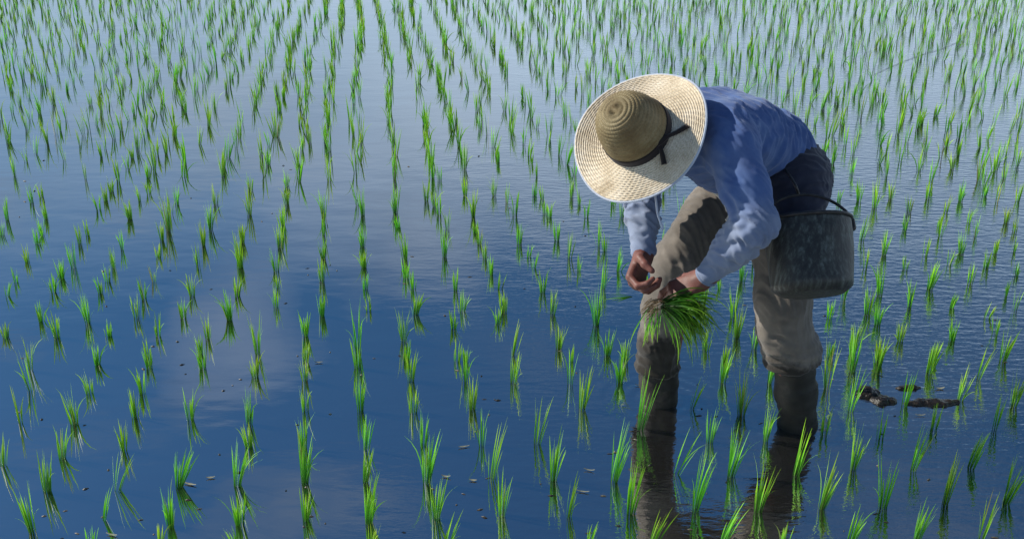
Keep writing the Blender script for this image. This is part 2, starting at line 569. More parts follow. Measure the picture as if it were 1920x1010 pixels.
# ------------------------------------------------------------------ the flooded field
def grid_sheet(name, x0, x1, y0, y1, z, mat):
    o = mesh_obj(name, [(x0, y0, z), (x1, y0, z), (x1, y1, z), (x0, y1, z)], [(0, 1, 2, 3)], mat, smooth=False)
    return o
water = grid_sheet('water', -120, 120, -60, 260, 0.0, M_WATER)
tag(water, kind='structure')

# ------------------------------------------------------------------ the farmer
PERSON = empty('person', (*(0.5 * (G(1495, 795) + G(1236, 748)))[:2], 0.0))
PLOC = np.array(PERSON.location)
tag(PERSON, 'farmer in blue shirt, khaki trousers and boots bending over to plant rice', 'person')

def local(v, parent):
    return np.asarray(v) - np.array(parent.location)

def add_part(name, v, fc, mat, parent, cols=None):
    root = parent
    off = np.zeros(3)
    while root is not None:
        off += np.array(root.location); root = root.parent
    return mesh_obj(name, v - off, fc, mat, parent, cols=cols)

RDIR = unit((-0.5, 0.866, 0))          # his right
S0 = P(1448, 322, 2.93); S1 = P(1420, 268, 2.88); S2 = P(1368, 250, 2.79); S3 = P(1322, 246, 2.70)
NECK = P(1288, 252, 2.65)
HIPL = P(1474, 345, 2.84); HIPR = P(1410, 328, 3.00)
KNEEL = P(1468, 560, 2.80); ANKL = G(1495, 795)
KNEER = P(1276, 492, 2.92); ANKR = G(1236, 748)
SHL = P(1372, 280, 2.58); ELL = P(1418, 420, 2.52); WRL = P(1320, 522, 2.66)
SHR = P(1244, 212, 2.80); ELR = P(1204, 372, 2.80); WRR = P(1207, 478, 2.74)

# hat frame
HATC = P(1198, 252, 2.62)
c_dir = unit(CAMV - HATC)
ul = UPV * 1.0 - RGT * 1.0
ul = unit(ul - (ul @ c_dir) * c_dir)
HN = unit(math.cos(math.radians(39)) * c_dir + math.sin(math.radians(39)) * ul)   # the way the crown points
HX = unit(np.cross(HN, (0.3, 0.2, 1.0))); HY = np.cross(HN, HX)
HR = 134.5 * 2.62 / F
HEAD = HATC - HN * 0.03
FACE = np.array((-0.75, -0.25, -0.9)); FACE = unit(FACE - (FACE @ HN) * HN)
EAR = np.cross(HN, FACE)

def hand(fd, wrist, dirv, palm, side, curls, thumb, sc=1.0):
    """Palm, four fingers and a thumb as tapered chains. side: +1 right hand, -1 left hand."""
    y = unit(dirv); z = unit(palm - (palm @ y) * y); x = side * np.cross(y, z)      # x: towards the thumb
    fd.cap(wrist - y * 0.03, wrist + y * 0.02, 0.023 * sc, 0.024 * sc, 0.012)
    base = [(0.029, 0.086), (0.0095, 0.090), (-0.010, 0.086), (-0.028, 0.078)]
    lens = [(0.040, 0.025, 0.019), (0.045, 0.028, 0.020), (0.041, 0.026, 0.019), (0.032, 0.020, 0.017)]
    for i, ((bx, by), ln) in enumerate(zip(base, lens)):
        p = wrist + (x * bx + y * by) * sc
        fd.cap(wrist + (x * bx * 0.55 + y * 0.012) * sc, p, 0.0165 * sc, 0.0125 * sc, 0.010)
        d = y.copy(); ang = 0.0
        spread = (1.5 - i) * 0.045
        for j, l in enumerate(ln):
            ang += math.radians(curls[i][j])
            d = math.cos(ang) * (y + x * spread) + math.sin(ang) * z
            d = unit(d)
            q = p + d * l * sc
            r0 = (0.0098, 0.0090, 0.0082)[j] * (0.92 if i == 3 else 1); r1 = (0.0090, 0.0082, 0.0068)[j] * (0.92 if i == 3 else 1)
            fd.cap(p, q, r0 * sc, r1 * sc, 0.0035)
            p = q
    p = wrist + (x * 0.022 + y * 0.022 + z * 0.006) * sc
    for j, (l, dv) in enumerate(zip((0.044, 0.032, 0.026), thumb)):
        d = unit(dv[0] * x + dv[1] * y + dv[2] * z)
        q = p + d * l * sc
        fd.cap(p, q, (0.0145, 0.0115, 0.0100)[j] * sc, (0.0118, 0.0100, 0.0078)[j] * sc, 0.006 if j else 0.012)
        p = q
    return x, y, z

def build_body():
    fd = Field((0.16, 2.18, -0.18), (1.02, 3.02, 1.02), 0.0036)
    # legs and trunk inside the clothes
    fd.chain([(HIPL, 0.07), (KNEEL, 0.045), (ANKL, 0.035), (ANKL - (0, 0, 0.11), 0.035)], 0.03)
    fd.chain([(HIPR, 0.07), (KNEER, 0.045), (ANKR, 0.035), (ANKR - (0, 0, 0.11), 0.035)], 0.03)
    fd.cap(HIPL, HIPR, 0.075, 0.075, 0.04)
    for s in (-1, 1):
        fd.chain([(S0 + RDIR * 0.04 * s, 0.06), (S1 + RDIR * 0.04 * s, 0.06), (S2 + RDIR * 0.05 * s, 0.065), (S3 + RDIR * 0.06 * s, 0.05)], 0.05)
    fd.chain([(S3, 0.06), (NECK, 0.05), (HEAD - HN * 0.07 - FACE * 0.02, 0.045)], 0.03)
    # arms
    fd.chain([(S3, 0.05), (SHL, 0.042), (ELL, 0.032), (WRL, 0.024)], 0.02)
    fd.chain([(S3, 0.05), (SHR, 0.042), (ELR, 0.032), (WRR, 0.024)], 0.02)
    # head
    A = np.stack((EAR, FACE, HN))
    fd.ell(HEAD, A, (0.073, 0.088, 0.085), 0.02)
    fd.ell(HEAD - HN * 0.06 + FACE * 0.022, A, (0.056, 0.062, 0.062), 0.03)
    fd.ell(HEAD - HN * 0.108 + FACE * 0.055, A, (0.028, 0.022, 0.018), 0.02)                      # chin
    fd.cap(HEAD - HN * 0.022 + FACE * 0.086, HEAD - HN * 0.058 + FACE * 0.104, 0.007, 0.012, 0.01)   # nose
    fd.cap(HEAD - HN * 0.012 + FACE * 0.083 - EAR * 0.03, HEAD - HN * 0.012 + FACE * 0.083 + EAR * 0.03, 0.009, 0.009, 0.012)  # brow
    for s in (-1, 1):
        fd.ell(HEAD - HN * 0.05 + FACE * 0.06 + EAR * 0.038 * s, A, (0.022, 0.022, 0.02), 0.02)
        fd.ell(HEAD - HN * 0.04 - FACE * 0.004 + EAR * 0.076 * s, A, (0.007, 0.018, 0.030), 0.006)
    fd.cap(HEAD - HN * 0.082 + FACE * 0.083 - EAR * 0.02, HEAD - HN * 0.082 + FACE * 0.083 + EAR * 0.02, 0.006, 0.006, 0.006)   # lips
    fd.cap(HEAD - HN * 0.092 + FACE * 0.080 - EAR * 0.016, HEAD - HN * 0.092 + FACE * 0.080 + EAR * 0.016, 0.006, 0.006, 0.006)
    # hands
    hand(fd, WRR, P(1184, 548, 2.69) - WRR, np.array((0.62, -0.78, -0.1)), 1,
         [(48, 62, 40), (62, 62, 40), (70, 62, 40), (74, 62, 40)], [(0.75, 0.55, 0.45), (0.25, 0.75, 0.75), (-0.25, 0.55, 0.85)])
    hand(fd, WRL, P(1250, 558, 2.69) - WRL, np.array((-0.25, 0.45, -0.85)), -1,
         [(26, 30, 22), (38, 42, 30), (46, 50, 32), (52, 54, 32)], [(0.6, 0.75, 0.45), (0.25, 0.9, 0.5), (-0.1, 0.9, 0.5)], 0.94)
    v, fc = fd.mesh()
    return relax(v, fc, 1, 0.4), fc

bv, bf = build_body()
BODY = add_part('body', bv, bf, M_SKIN, PERSON)
for s in (-1, 1):
    fe = Field(HEAD - 0.15, HEAD + 0.15, 0.003)
    fe.ell(HEAD - HN * 0.030 + FACE * 0.078 + EAR * 0.030 * s, np.eye(3), (0.0115,) * 3, 0.001)
    ev, ef = fe.mesh()
    add_part('eye', ev, ef, M_EYE, PERSON)
fh = Field(HEAD - 0.16, HEAD + 0.16, 0.005)
fh.ell(HEAD - FACE * 0.006 + HN * 0.004, np.stack((EAR, FACE, HN)), (0.078, 0.090, 0.087), 0.01)
fh.cap(HEAD - FACE * 0.05 - HN * 0.02, HEAD - FACE * 0.06 - HN * 0.06, 0.05, 0.035, 0.02)
fh.cut(HEAD + FACE * 0.055, unit(FACE - 0.7 * HN))
hv, hf = fh.mesh()
hv = hv + vnormals(hv, hf) * (0.004 * noise3(hv * 90))[:, None]
add_part('hair', hv, hf, M_HAIR, PERSON)

def creases(v, n, specs):
    d = np.zeros(len(v))
    for pts, width, depth in specs:
        dist, t = seg_dist(v, [np.asarray(p, float) for p in pts])
        fade = np.sin(np.clip(t, 0.02, 0.98) * math.pi) ** 0.6
        d += depth * fade * (np.exp(-(dist / width) ** 2) - 0.45 * np.exp(-(dist / (2.2 * width)) ** 2))
    return d

def folds(v, axis_a, axis_b, across, along, amp, seed):
    """Cloth folds: ridged noise drawn out along the line a-b."""
    ax = unit(np.asarray(axis_b) - np.asarray(axis_a))
    q = v - (v @ ax)[:, None] * ax * (1 - along / across)
    warp = noise3(v * 5 + seed) * 0.5
    r = 1 - np.sqrt(noise3(q / across * 0.5 + seed + warp[:, None]) ** 2 + 0.012)
    return amp * (r ** 3 - 0.5)

# --- shirt
def build_shirt():
    fd = Field((0.16, 2.18, 0.25), (0.98, 3.02, 1.05), 0.0045)
    for s in (-1, 1):
        o = RDIR * s
        fd.chain([(S0 + o * 0.05 + (0.01, 0, 0.012), 0.10), (S1 + o * 0.055, 0.088), (S2 + o * 0.058, 0.094), (S3 + o * 0.062, 0.088)], 0.06)
    fd.cap(S3 + RDIR * 0.05, SHR, 0.075, 0.062, 0.05)
    fd.cap(S3 - RDIR * 0.05, SHL, 0.075, 0.060, 0.05)
    fd.cap(S3, NECK, 0.07, 0.055, 0.03)
    # cloth hanging under the chest
    fd.chain([(P(1298, 290, 2.66), 0.05), (P(1345, 312, 2.72), 0.052), (P(1385, 330, 2.80), 0.05)], 0.05)
    # near sleeve: full above, pushed up and bunched below the elbow
    mid = SHL * 0.5 + ELL * 0.5
    fd.chain([(SHL, 0.058), (mid, 0.054), (ELL, 0.052)], 0.035)
    w = lambda t: ELL + (WRL - ELL) * t
    fd.chain([(ELL, 0.050), (w(0.30), 0.050), (w(0.5), 0.046), (w(0.56), 0.037), (w(0.88), 0.033)], 0.014)
    # far sleeve
    mid = SHR * 0.5 + ELR * 0.5
    fd.chain([(SHR, 0.058), (mid, 0.052), (ELR, 0.047)], 0.03)
    w2 = lambda t: ELR + (WRR - ELR) * t
    fd.chain([(ELR, 0.047), (w2(0.42), 0.044), (w2(0.5), 0.036), (w2(0.93), 0.033)], 0.012)
    fd.cut(S0 + (S1 - S0) * 0.42, S0 - S1)
    v, fc = fd.mesh()
    v = relax(v, fc, 2, 0.5)
    n = vnormals(v, fc)
    d = np.zeros(len(v))
    dl, tl = seg_dist(v, [SHL, ELL, WRL]); dr, tr = seg_dist(v, [SHR, ELR, WRR])
    sl = np.clip((0.085 - np.minimum(dl, dr)) / 0.03, 0, 1)
    d += (1 - sl) * (folds(v, S0, S3, 0.06, 0.26, 0.011, 3.1) + folds(v, SHL, S0 + (0, 0, 0.1), 0.040, 0.18, 0.006, 8.7) + folds(v, NECK, HIPL, 0.03, 0.10, 0.002, 1.7))
    arm = np.where(dl < dr, tl, tr)
    d += sl * (folds(v, SHL + (0.1, 0, 0), ELL - (0.15, 0, 0), 0.032, 0.12, 0.014, 5.3) * np.clip(0.4 + 0.9 * np.exp(-((arm - 0.62) / 0.16) ** 2), 0, 1.3))
    d += creases(v, n, [
        ([P(1345, 330, 2.55), P(1375, 390, 2.5), P(1372, 440, 2.5)], 0.012, -0.010),
        ([P(1372, 445, 2.52), P(1400, 425, 2.48), P(1440, 420, 2.5)], 0.010, -0.009),
        ([P(1350, 465, 2.55), P(1385, 455, 2.5), P(1420, 462, 2.52)], 0.009, -0.009),
        ([P(1335, 478, 2.56), P(1362, 490, 2.54), P(1388, 500, 2.56)], 0.007, -0.007),
        ([P(1405, 250, 2.62), P(1425, 310, 2.55), P(1432, 380, 2.5)], 0.012, -0.007),
        ([P(1325, 260, 2.58), P(1325, 300, 2.58), P(1330, 345, 2.6)], 0.009, 0.009),
        ([P(1340, 250, 2.58), P(1343, 300, 2.58), P(1350, 340, 2.6)], 0.009, 0.008),
        ([P(1352, 205, 2.68), P(1398, 232, 2.62), P(1424, 285, 2.56), P(1425, 340, 2.56)], 0.006, -0.006),
        ([P(1330, 498, 2.6), P(1345, 520, 2.58), P(1352, 535, 2.62)], 0.005, -0.004),
        ([P(1170, 395, 2.75), P(1200, 402, 2.74), P(1232, 392, 2.76)], 0.007, -0.006),
        ([P(1175, 412, 2.75), P(1200, 425, 2.73), P(1230, 420, 2.76)], 0.007, -0.007),
        ([P(1178, 436, 2.74), P(1205, 442, 2.72), P(1230, 436, 2.75)], 0.006, -0.005),
    ])
    hp0 = S0 + (S1 - S0) * 0.42
    d *= np.clip(np.abs((v - hp0) @ unit(S0 - S1)) / 0.045, 0.12, 1)
    d += 0.0010 * noise3(v * 30)
    return v + n * d[:, None], fc
sv, sf = build_shirt()
_, ta = seg_dist(sv, [SHL, ELL, WRL]); _, tb = seg_dist(sv, [SHR, ELR, WRR])
da, _ = seg_dist(sv, [SHL * 0.4 + ELL * 0.6, ELL, WRL]); db_, _ = seg_dist(sv, [SHR * 0.4 + ELR * 0.6, ELR, WRR])
fade = np.where(da < db_, np.clip((ta - 0.36) / 0.2, 0, 1), np.clip((tb - 0.36) / 0.2, 0, 1)) * (np.minimum(da, db_) < 0.10)
fade = np.clip(fade * 0.85 + 0.25 * noise3(sv * 14), 0, 1)
SHIRT = add_part('shirt', sv, sf, M_SHIRT, PERSON, cols=np.repeat(fade[:, None], 3, 1))

# --- trousers
HEML = P(1484, 668, 2.90); HEMR = P(1232, 690, 3.08)
def build_trousers():
    fd = Field((0.22, 2.30, 0.0), (1.05, 3.1, 0.98), 0.0045)
    fd.cap(HIPL, HIPR, 0.100, 0.100, 0.05)
    for s in (-1, 1):
        fd.cap(S0 + RDIR * 0.045 * s, S0 + (S1 - S0) * 0.75 + RDIR * 0.042 * s, 0.092, 0.072, 0.05)
    fd.ell(P(1490, 335, 2.92), np.eye(3), (0.085, 0.095, 0.10), 0.05)
    fd.chain([(HIPL, 0.098), (HIPL * 0.5 + KNEEL * 0.5, 0.084), (KNEEL, 0.068), (P(1470, 615, 2.85), 0.066), (HEML + (0.0, 0, 0.012), 0.072), (HEML - (0, 0, 0.03), 0.066)], 0.035)
    fd.chain([(HIPR, 0.098), (HIPR * 0.5 + KNEER * 0.5, 0.088), (KNEER, 0.070), (P(1246, 580, 2.98), 0.057), (P(1236, 640, 3.03), 0.053), (HEMR, 0.055), (HEMR - (0, 0, 0.03), 0.054)], 0.04)
    # loose cloth between the thigh and the belly
    fd.cap(P(1335, 395, 2.90), P(1300, 430, 2.88), 0.055, 0.05, 0.05)
    fd.cut_local(HEML + (0, 0, -0.012), (0.15, 0.1, -1), 0.115)
    fd.cut_local(HEMR + (0, 0, -0.008), (-0.1, -0.1, -1), 0.10)
    v, fc = fd.mesh()
    v = relax(v, fc, 2, 0.5)
    n = vnormals(v, fc)
    d1, t1 = seg_dist(v, [HIPL, KNEEL, HEML]); d2, t2 = seg_dist(v, [HIPR, KNEER, HEMR])
    near_hem = np.exp(-(np.linalg.norm(v - HEML, axis=1) / 0.10) ** 2) + 0.8 * np.exp(-(np.linalg.norm(v - HEMR, axis=1) / 0.09) ** 2)
    d = (folds(v, HIPR, KNEER - (0.05, 0, -0.12), 0.055, 0.34, 0.009, 2.2) + folds(v, HIPL, KNEER + (0.1, 0, 0), 0.03, 0.12, 0.002, 6.2)) * (1 - near_hem.clip(0, 1))
    ringw = noise3(v * 11 + 4.4)
    d += (0.0065 * np.sin(v[:, 2] * 2 * math.pi / 0.034 + 4.0 * ringw + 2.0 * (v[:, 0] * 6)) * (0.45 + 0.9 * np.abs(noise3(v * 14 + 1.7)))) * near_hem
    d += creases(v, n, [
        ([P(1228, 478, 2.85), P(1290, 460, 2.82), P(1350, 440, 2.82)], 0.009, -0.010),
        ([P(1228, 468, 2.85), P(1290, 450, 2.82), P(1345, 432, 2.82)], 0.007, 0.008),
        ([P(1232, 440, 2.85), P(1270, 432, 2.82), P(1320, 412, 2.82)], 0.010, -0.009),
        ([P(1255, 412, 2.85), P(1290, 402, 2.83), P(1330, 396, 2.83)], 0.010, -0.008),
        ([P(1232, 500, 2.85), P(1280, 492, 2.83), P(1330, 480, 2.83)], 0.010, -0.007),
        ([P(1425, 590, 2.75), P(1460, 605, 2.74), P(1500, 590, 2.78)], 0.012, -0.008),
        ([P(1428, 640, 2.80), P(1465, 632, 2.78), P(1520, 640, 2.82)], 0.009, -0.013),
        ([P(1432, 662, 2.82), P(1470, 668, 2.80), P(1530, 660, 2.85)], 0.008, -0.012),
        ([P(1420, 480, 2.72), P(1440, 530, 2.70), P(1458, 570, 2.72)], 0.010, -0.008),
        ([P(1195, 640, 2.98), P(1215, 655, 2.96), P(1240, 650, 2.97)], 0.009, -0.009),
    ])
    d += 0.001 * noise3(v * 30)
    return v + n * d[:, None], fc
tv, tf = build_trousers()
TROUSERS = add_part('trousers', tv, tf, M_TROUSER, PERSON)

# --- dark navy layer over the hips and seat
def build_hip_layer():
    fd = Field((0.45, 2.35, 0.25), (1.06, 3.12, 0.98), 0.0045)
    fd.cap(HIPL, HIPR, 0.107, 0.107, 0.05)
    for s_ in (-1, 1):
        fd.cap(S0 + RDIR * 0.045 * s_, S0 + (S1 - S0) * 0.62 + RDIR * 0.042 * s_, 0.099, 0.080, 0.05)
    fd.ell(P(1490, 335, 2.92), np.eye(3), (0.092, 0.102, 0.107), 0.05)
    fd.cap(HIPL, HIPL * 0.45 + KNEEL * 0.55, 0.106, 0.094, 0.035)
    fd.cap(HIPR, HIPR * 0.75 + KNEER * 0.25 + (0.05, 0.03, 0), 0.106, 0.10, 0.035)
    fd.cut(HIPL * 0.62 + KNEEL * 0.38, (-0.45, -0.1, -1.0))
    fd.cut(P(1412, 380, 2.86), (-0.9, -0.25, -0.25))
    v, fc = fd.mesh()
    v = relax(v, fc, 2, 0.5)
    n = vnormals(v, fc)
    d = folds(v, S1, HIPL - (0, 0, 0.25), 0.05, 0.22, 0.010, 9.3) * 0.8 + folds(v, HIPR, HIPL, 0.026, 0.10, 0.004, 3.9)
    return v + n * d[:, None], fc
wv, wf = build_hip_layer()
tag(add_part('hip_layer', wv, wf, M_NAVY, PERSON), 'dark navy layer over the hips')

# --- rubber boots standing in the mud
def build_boot(top, ank, toe_dir, seed):
    lo = np.minimum(top, ank) - (0.26, 0.26, 0.26); hi = np.maximum(top, ank) + (0.26, 0.26, 0.12)
    fd = Field(lo, hi, 0.0045)
    low = ank + (0, 0, -0.05)
    fd.chain([(top, 0.052), (top * 0.45 + ank * 0.55, 0.053), (ank, 0.050), (low, 0.046)], 0.02)
    heel = low + (0, 0, -0.055)
    t = unit(toe_dir)
    fd.chain([(heel - t * 0.03, 0.042), (heel + t * 0.07, 0.044), (heel + t * 0.155 - (0, 0, 0.006), 0.040)], 0.03)
    fd.cap(low, heel, 0.046, 0.044, 0.03)
    v, fc = fd.mesh()
    v = relax(v, fc, 2, 0.5)
    n = vnormals(v, fc)
    z = v[:, 2:3]
    d = 0.003 * (1 - np.abs(noise3(v * np.array((7, 7, 28)) + seed))) ** 3 + 0.003 * noise3(v * 26 + seed)
    return v + n * d[:, None], fc
for top, ank, toe, seed in ((P(1490, 652, 2.885), ANKL, (-0.8, -0.55, 0), 1.5), (P(1236, 668, 3.055), ANKR, (-0.93, -0.3, 0), 7.5)):
    v_, f_ = build_boot(top, ank, toe, seed)
    add_part('boot', v_, f_, M_BOOT, PERSON)

# --- drawstring at the waist and the white wrist band, the chin cord
tube('waist_cord', [p - PLOC for p in spline([P(1318, 350, 2.80), P(1342, 362, 2.78), P(1358, 380, 2.77), P(1368, 402, 2.76), P(1362, 414, 2.76)])], 0.0045, M_CORD, PERSON)
tube('waist_cord', [p - PLOC for p in spline([P(1338, 352, 2.785), P(1356, 372, 2.765), P(1364, 396, 2.755)])], 0.004, M_CORD, PERSON)
wd = unit(WRL - ELL)
wx = unit(np.cross(wd, (0, 0, 1))); wy = np.cross(wd, wx)
wc = ELL + (WRL - ELL) * 0.955
tube('wrist_band', [wc + 0.027 * (math.cos(a) * wx + math.sin(a) * wy) - PLOC for a in np.linspace(0, 2 * math.pi, 25)[:-1]], 0.0048, M_CUFF, PERSON, closed=True)

# ------------------------------------------------------------------ straw hat
HAT = empty('straw_hat', HATC)
tag(HAT, 'wide-brimmed woven straw hat with dark ribbon, worn by the bending farmer', 'hat')
def lathe(prof, seg, warp=None, ridge=0.0, zig=0):
    V, Fc = [], []
    for i, (r, h) in enumerate(prof):
        for j in range(seg):
            a = 2 * math.pi * j / seg
            rr, hh = r, h
            if ridge:
                hh += ridge * math.cos(a * zig + (i // 6) * 1.7)
            if warp: rr, hh = warp(rr, hh, a)
            V.append((HX * math.cos(a) + HY * math.sin(a)) * rr + HN * hh)
    for i in range(len(prof) - 1):
        for j in range(seg):
            a, b = i * seg + j, i * seg + (j + 1) % seg
            Fc.append((a, b, b + seg, a + seg))
    return V, Fc
CR = 0.087
def brim_h(r):
    t = (r - CR) / (HR - CR)
    return 0.004 - 0.018 * t + 0.010 * t * t
def brim_warp(r, h, a):
    t = max(0.0, (r - CR) / (HR - CR))
    return r * (1 + 0.012 * t * math.sin(2 * a + 0.6) + 0.006 * t * math.sin(5 * a)), h + t * t * (0.010 * math.sin(2 * a + 1.1) + 0.004 * math.sin(3 * a + 2.0))
NB = 15
prof = []
for i in range(NB):
    for j in range(6):
        t = (i + j / 6) / NB
        r = CR + (HR - CR) * t
        prof.append((r, brim_h(r) + 0.0028 * math.sin(math.pi * j / 6) - 0.0006 * (j == 0)))
prof.append((HR, brim_h(HR)))
V, Fc = lathe(prof, 240, brim_warp, 0.0007, 60)
low = [np.array(v) - HN * 0.004 for v in V]
n0 = len(V)
Fl = [tuple(n0 + k for k in f[::-1]) for f in Fc]
last = (len(prof) - 1) * 240
rim = [(last + j, last + (j + 1) % 240, n0 + last + (j + 1) % 240, n0 + last + j) for j in range(240)]
mesh_obj('brim', V + low, Fc + Fl + rim, M_STRAW, HAT)
prof = []
CH = 0.128
NC = 14
def crown_pt(t):
    # t: 0 at the brim, 1 at the apex
    a = t * math.pi / 2
    return CR * (math.cos(a) ** 0.55) * (1 - 0.10 * t), CH * (math.sin(a) ** 0.9)
for i in range(NC):
    for j in range(6):
        t = (i + j / 6) / NC
        r, h = crown_pt(min(t, 0.9985))
        b = 0.0021 * math.sin(math.pi * j / 6)
        prof.append((max(r + b * (1 - t), 0.0006), h + b * t + 0.002))
V, Fc = lathe(prof, 180, None, 0.0005, 45)
V.append(HN * (prof[-1][1] + 0.001)); m_ = (len(prof) - 1) * 180
Fc += [(m_ + j, m_ + (j + 1) % 180, len(V) - 1) for j in range(180)]
mesh_obj('crown', V, Fc, M_STRAW_OLD_SHADED, HAT)
# ribbon round the crown, its bow and tails
prof = [(crown_pt(t)[0] + 0.0042, crown_pt(t)[1] + 0.001) for t in np.linspace(0.005, 0.115, 6)]
prof = [(prof[0][0] - 0.006, prof[0][1])] + prof + [(prof[-1][0] - 0.006, prof[-1][1])]
V, Fc = lathe(prof, 120)
BAND = mesh_obj('hat_band', V, Fc, M_BAND, HAT)
def hat_pt(u, v, lift):
    """Where the sight line through a photo point meets the brim, lifted along the hat's axis."""
    o = CAMV; d = P(u, v, 1.0) - CAMV
    t = ((HATC + HN * lift - o) @ HN) / (d @ HN)
    return o + d * t - HATC
def ribbon(name, pts, w, parent):
    pts = spline(pts, 6)
    V, Fc = [], []
    for i, p in enumerate(pts):
        a = pts[max(i - 1, 0)]; b = pts[min(i + 1, len(pts) - 1)]
        s = unit(np.cross(b - a, HN))
        ww = w * (0.7 + 0.5 * i / len(pts))
        for k, off in ((-1, 0.0), (0, 0.003), (1, 0.0)):
            V.append(p + s * ww * k + HN * off)
        for k in (1, 0, -1):
            V.append(p + s * ww * k - HN * 0.0015)
    for i in range(len(pts) - 1):
        for k in range(6):
            a, b = i * 6 + k, i * 6 + (k + 1) % 6
            Fc.append((a, b, b + 6, a + 6))
    Fc.append((5, 4, 3, 2, 1, 0))
    m = (len(pts) - 1) * 6
    Fc.append(tuple(m + k for k in range(6)))
    return mesh_obj(name, V, Fc, M_BAND, parent)
ribbon('ribbon_tail', [hat_pt(1238, 263, 0.022), hat_pt(1255, 254, 0.020), hat_pt(1272, 246, 0.014), hat_pt(1290, 235, 0.008)], 0.0065, BAND)
ribbon('ribbon_tail', [hat_pt(1236, 266, 0.022), hat_pt(1239, 280, 0.018), hat_pt(1242, 292, 0.012), hat_pt(1245, 308, 0.006)], 0.006, BAND)
ribbon('ribbon_bow', [hat_pt(1228, 272, 0.022), hat_pt(1236, 266, 0.028), hat_pt(1250, 252, 0.024)], 0.010, BAND)
edge = []
for j in range(160):
    a = 2 * math.pi * j / 160
    r, h = brim_warp(HR, brim_h(HR), a)
    edge.append((HX * math.cos(a) + HY * math.sin(a)) * (r + 0.001) + HN * (h - 0.002))
tube('edge_binding', edge, 0.0030, M_EDGE, HAT, sides=8, closed=True)
tube('chin_cord', [p - HATC for p in spline([P(1226, 345, 2.60), P(1230, 375, 2.60), P(1233, 400, 2.60), P(1239, 418, 2.60), P(1243, 428, 2.60), P(1240, 430, 2.60)])], 0.0028, M_EDGE, HAT, sides=6)

# ------------------------------------------------------------------ bucket hung at the hip
BK_T = P(1510, 416, 2.64); BK_B = P(1525, 552, 2.60)
BUCKET = empty('bucket', BK_B)
tag(BUCKET, 'dark weathered tin bucket with wire handle hanging at the farmer\'s hip', 'bucket')
bz = unit(BK_T - BK_B)
bx = unit(RGT - (RGT @ bz) * bz); by = np.cross(bz, bx)
BH = np.linalg.norm(BK_T - BK_B)
RT, RB = 0.112, 0.098
def bucket_shell():
    V, Fc = [], []
    seg = 64
    prof = []
    for t in np.linspace(0, 1, 22):
        r = RB + (RT - RB) * t - 0.024 * math.exp(-(t / 0.05) ** 2)
        r += 0.0028 * math.exp(-((t - 0.80) / 0.012) ** 2) + 0.0028 * math.exp(-((t - 0.16) / 0.012) ** 2)
        prof.append((r, t * BH))
    inner = [(r - 0.004, h) for r, h in prof[::-1]]
    prof = [(0.001, 0.003)] + prof + inner[:-1] + [(RB - 0.012, 0.008), (0.001, 0.008)]
    for i, (r, h) in enumerate(prof):
        for j in range(seg):
            a = 2 * math.pi * j / seg
            dent = 1 + 0.018 * math.sin(3 * a + 4 * h / BH) + 0.01 * math.sin(5 * a - 6 * h / BH)
            V.append(bx * math.cos(a) * r * dent + by * math.sin(a) * r * 0.80 * dent + bz * h)
    for i in range(len(prof) - 1):
        for j in range(seg):
            a, b = i * seg + j, i * seg + (j + 1) % seg
            Fc.append((a, b, b + seg, a + seg))
    return mesh_obj('bucket_wall', V, Fc, M_BUCKET, BUCKET)
bucket_shell()
rimp = []
for j in range(64):
    a = 2 * math.pi * j / 64
    dent = 1 + 0.018 * math.sin(3 * a + 4) + 0.01 * math.sin(5 * a - 6)
    rimp.append(bx * math.cos(a) * (RT + 0.001) * dent + by * math.sin(a) * (RT + 0.001) * 0.8 * dent + bz * BH)
tube('rim', rimp, 0.0045, M_WIRE, BUCKET, closed=True)
hl = [-bx * (RT + 0.004) + bz * (BH - 0.004)]
hp = [bx * math.cos(a) * (RT + 0.006) * (1 - 0.12 * math.sin(a)) + bz * (BH - 0.006 + 0.080 * math.sin(a)) + by * 0.012 * math.sin(a) for a in np.linspace(0, math.pi, 30)]
tube('handle', hp, 0.0040, M_WIRE, BUCKET)
for s in (-1, 1):
    c0 = bx * s * (RT + 0.003) + bz * (BH - 0.008)
    fl = Field(c0 - 0.04, c0 + 0.04, 0.002)
    fl.cap(c0 - bz * 0.012, c0 + bz * 0.006, 0.009, 0.008, 0.004)
    lv, lf = fl.mesh()
    mesh_obj('handle_lug', lv, lf, M_WIRE, BUCKET)
tube('hanging_cord', [p - BK_B for p in spline([BK_B + hp[15], P(1490, 345, 2.66), P(1470, 315, 2.74), P(1448, 292, 2.78)])], 0.0035, M_WIRE, BUCKET)

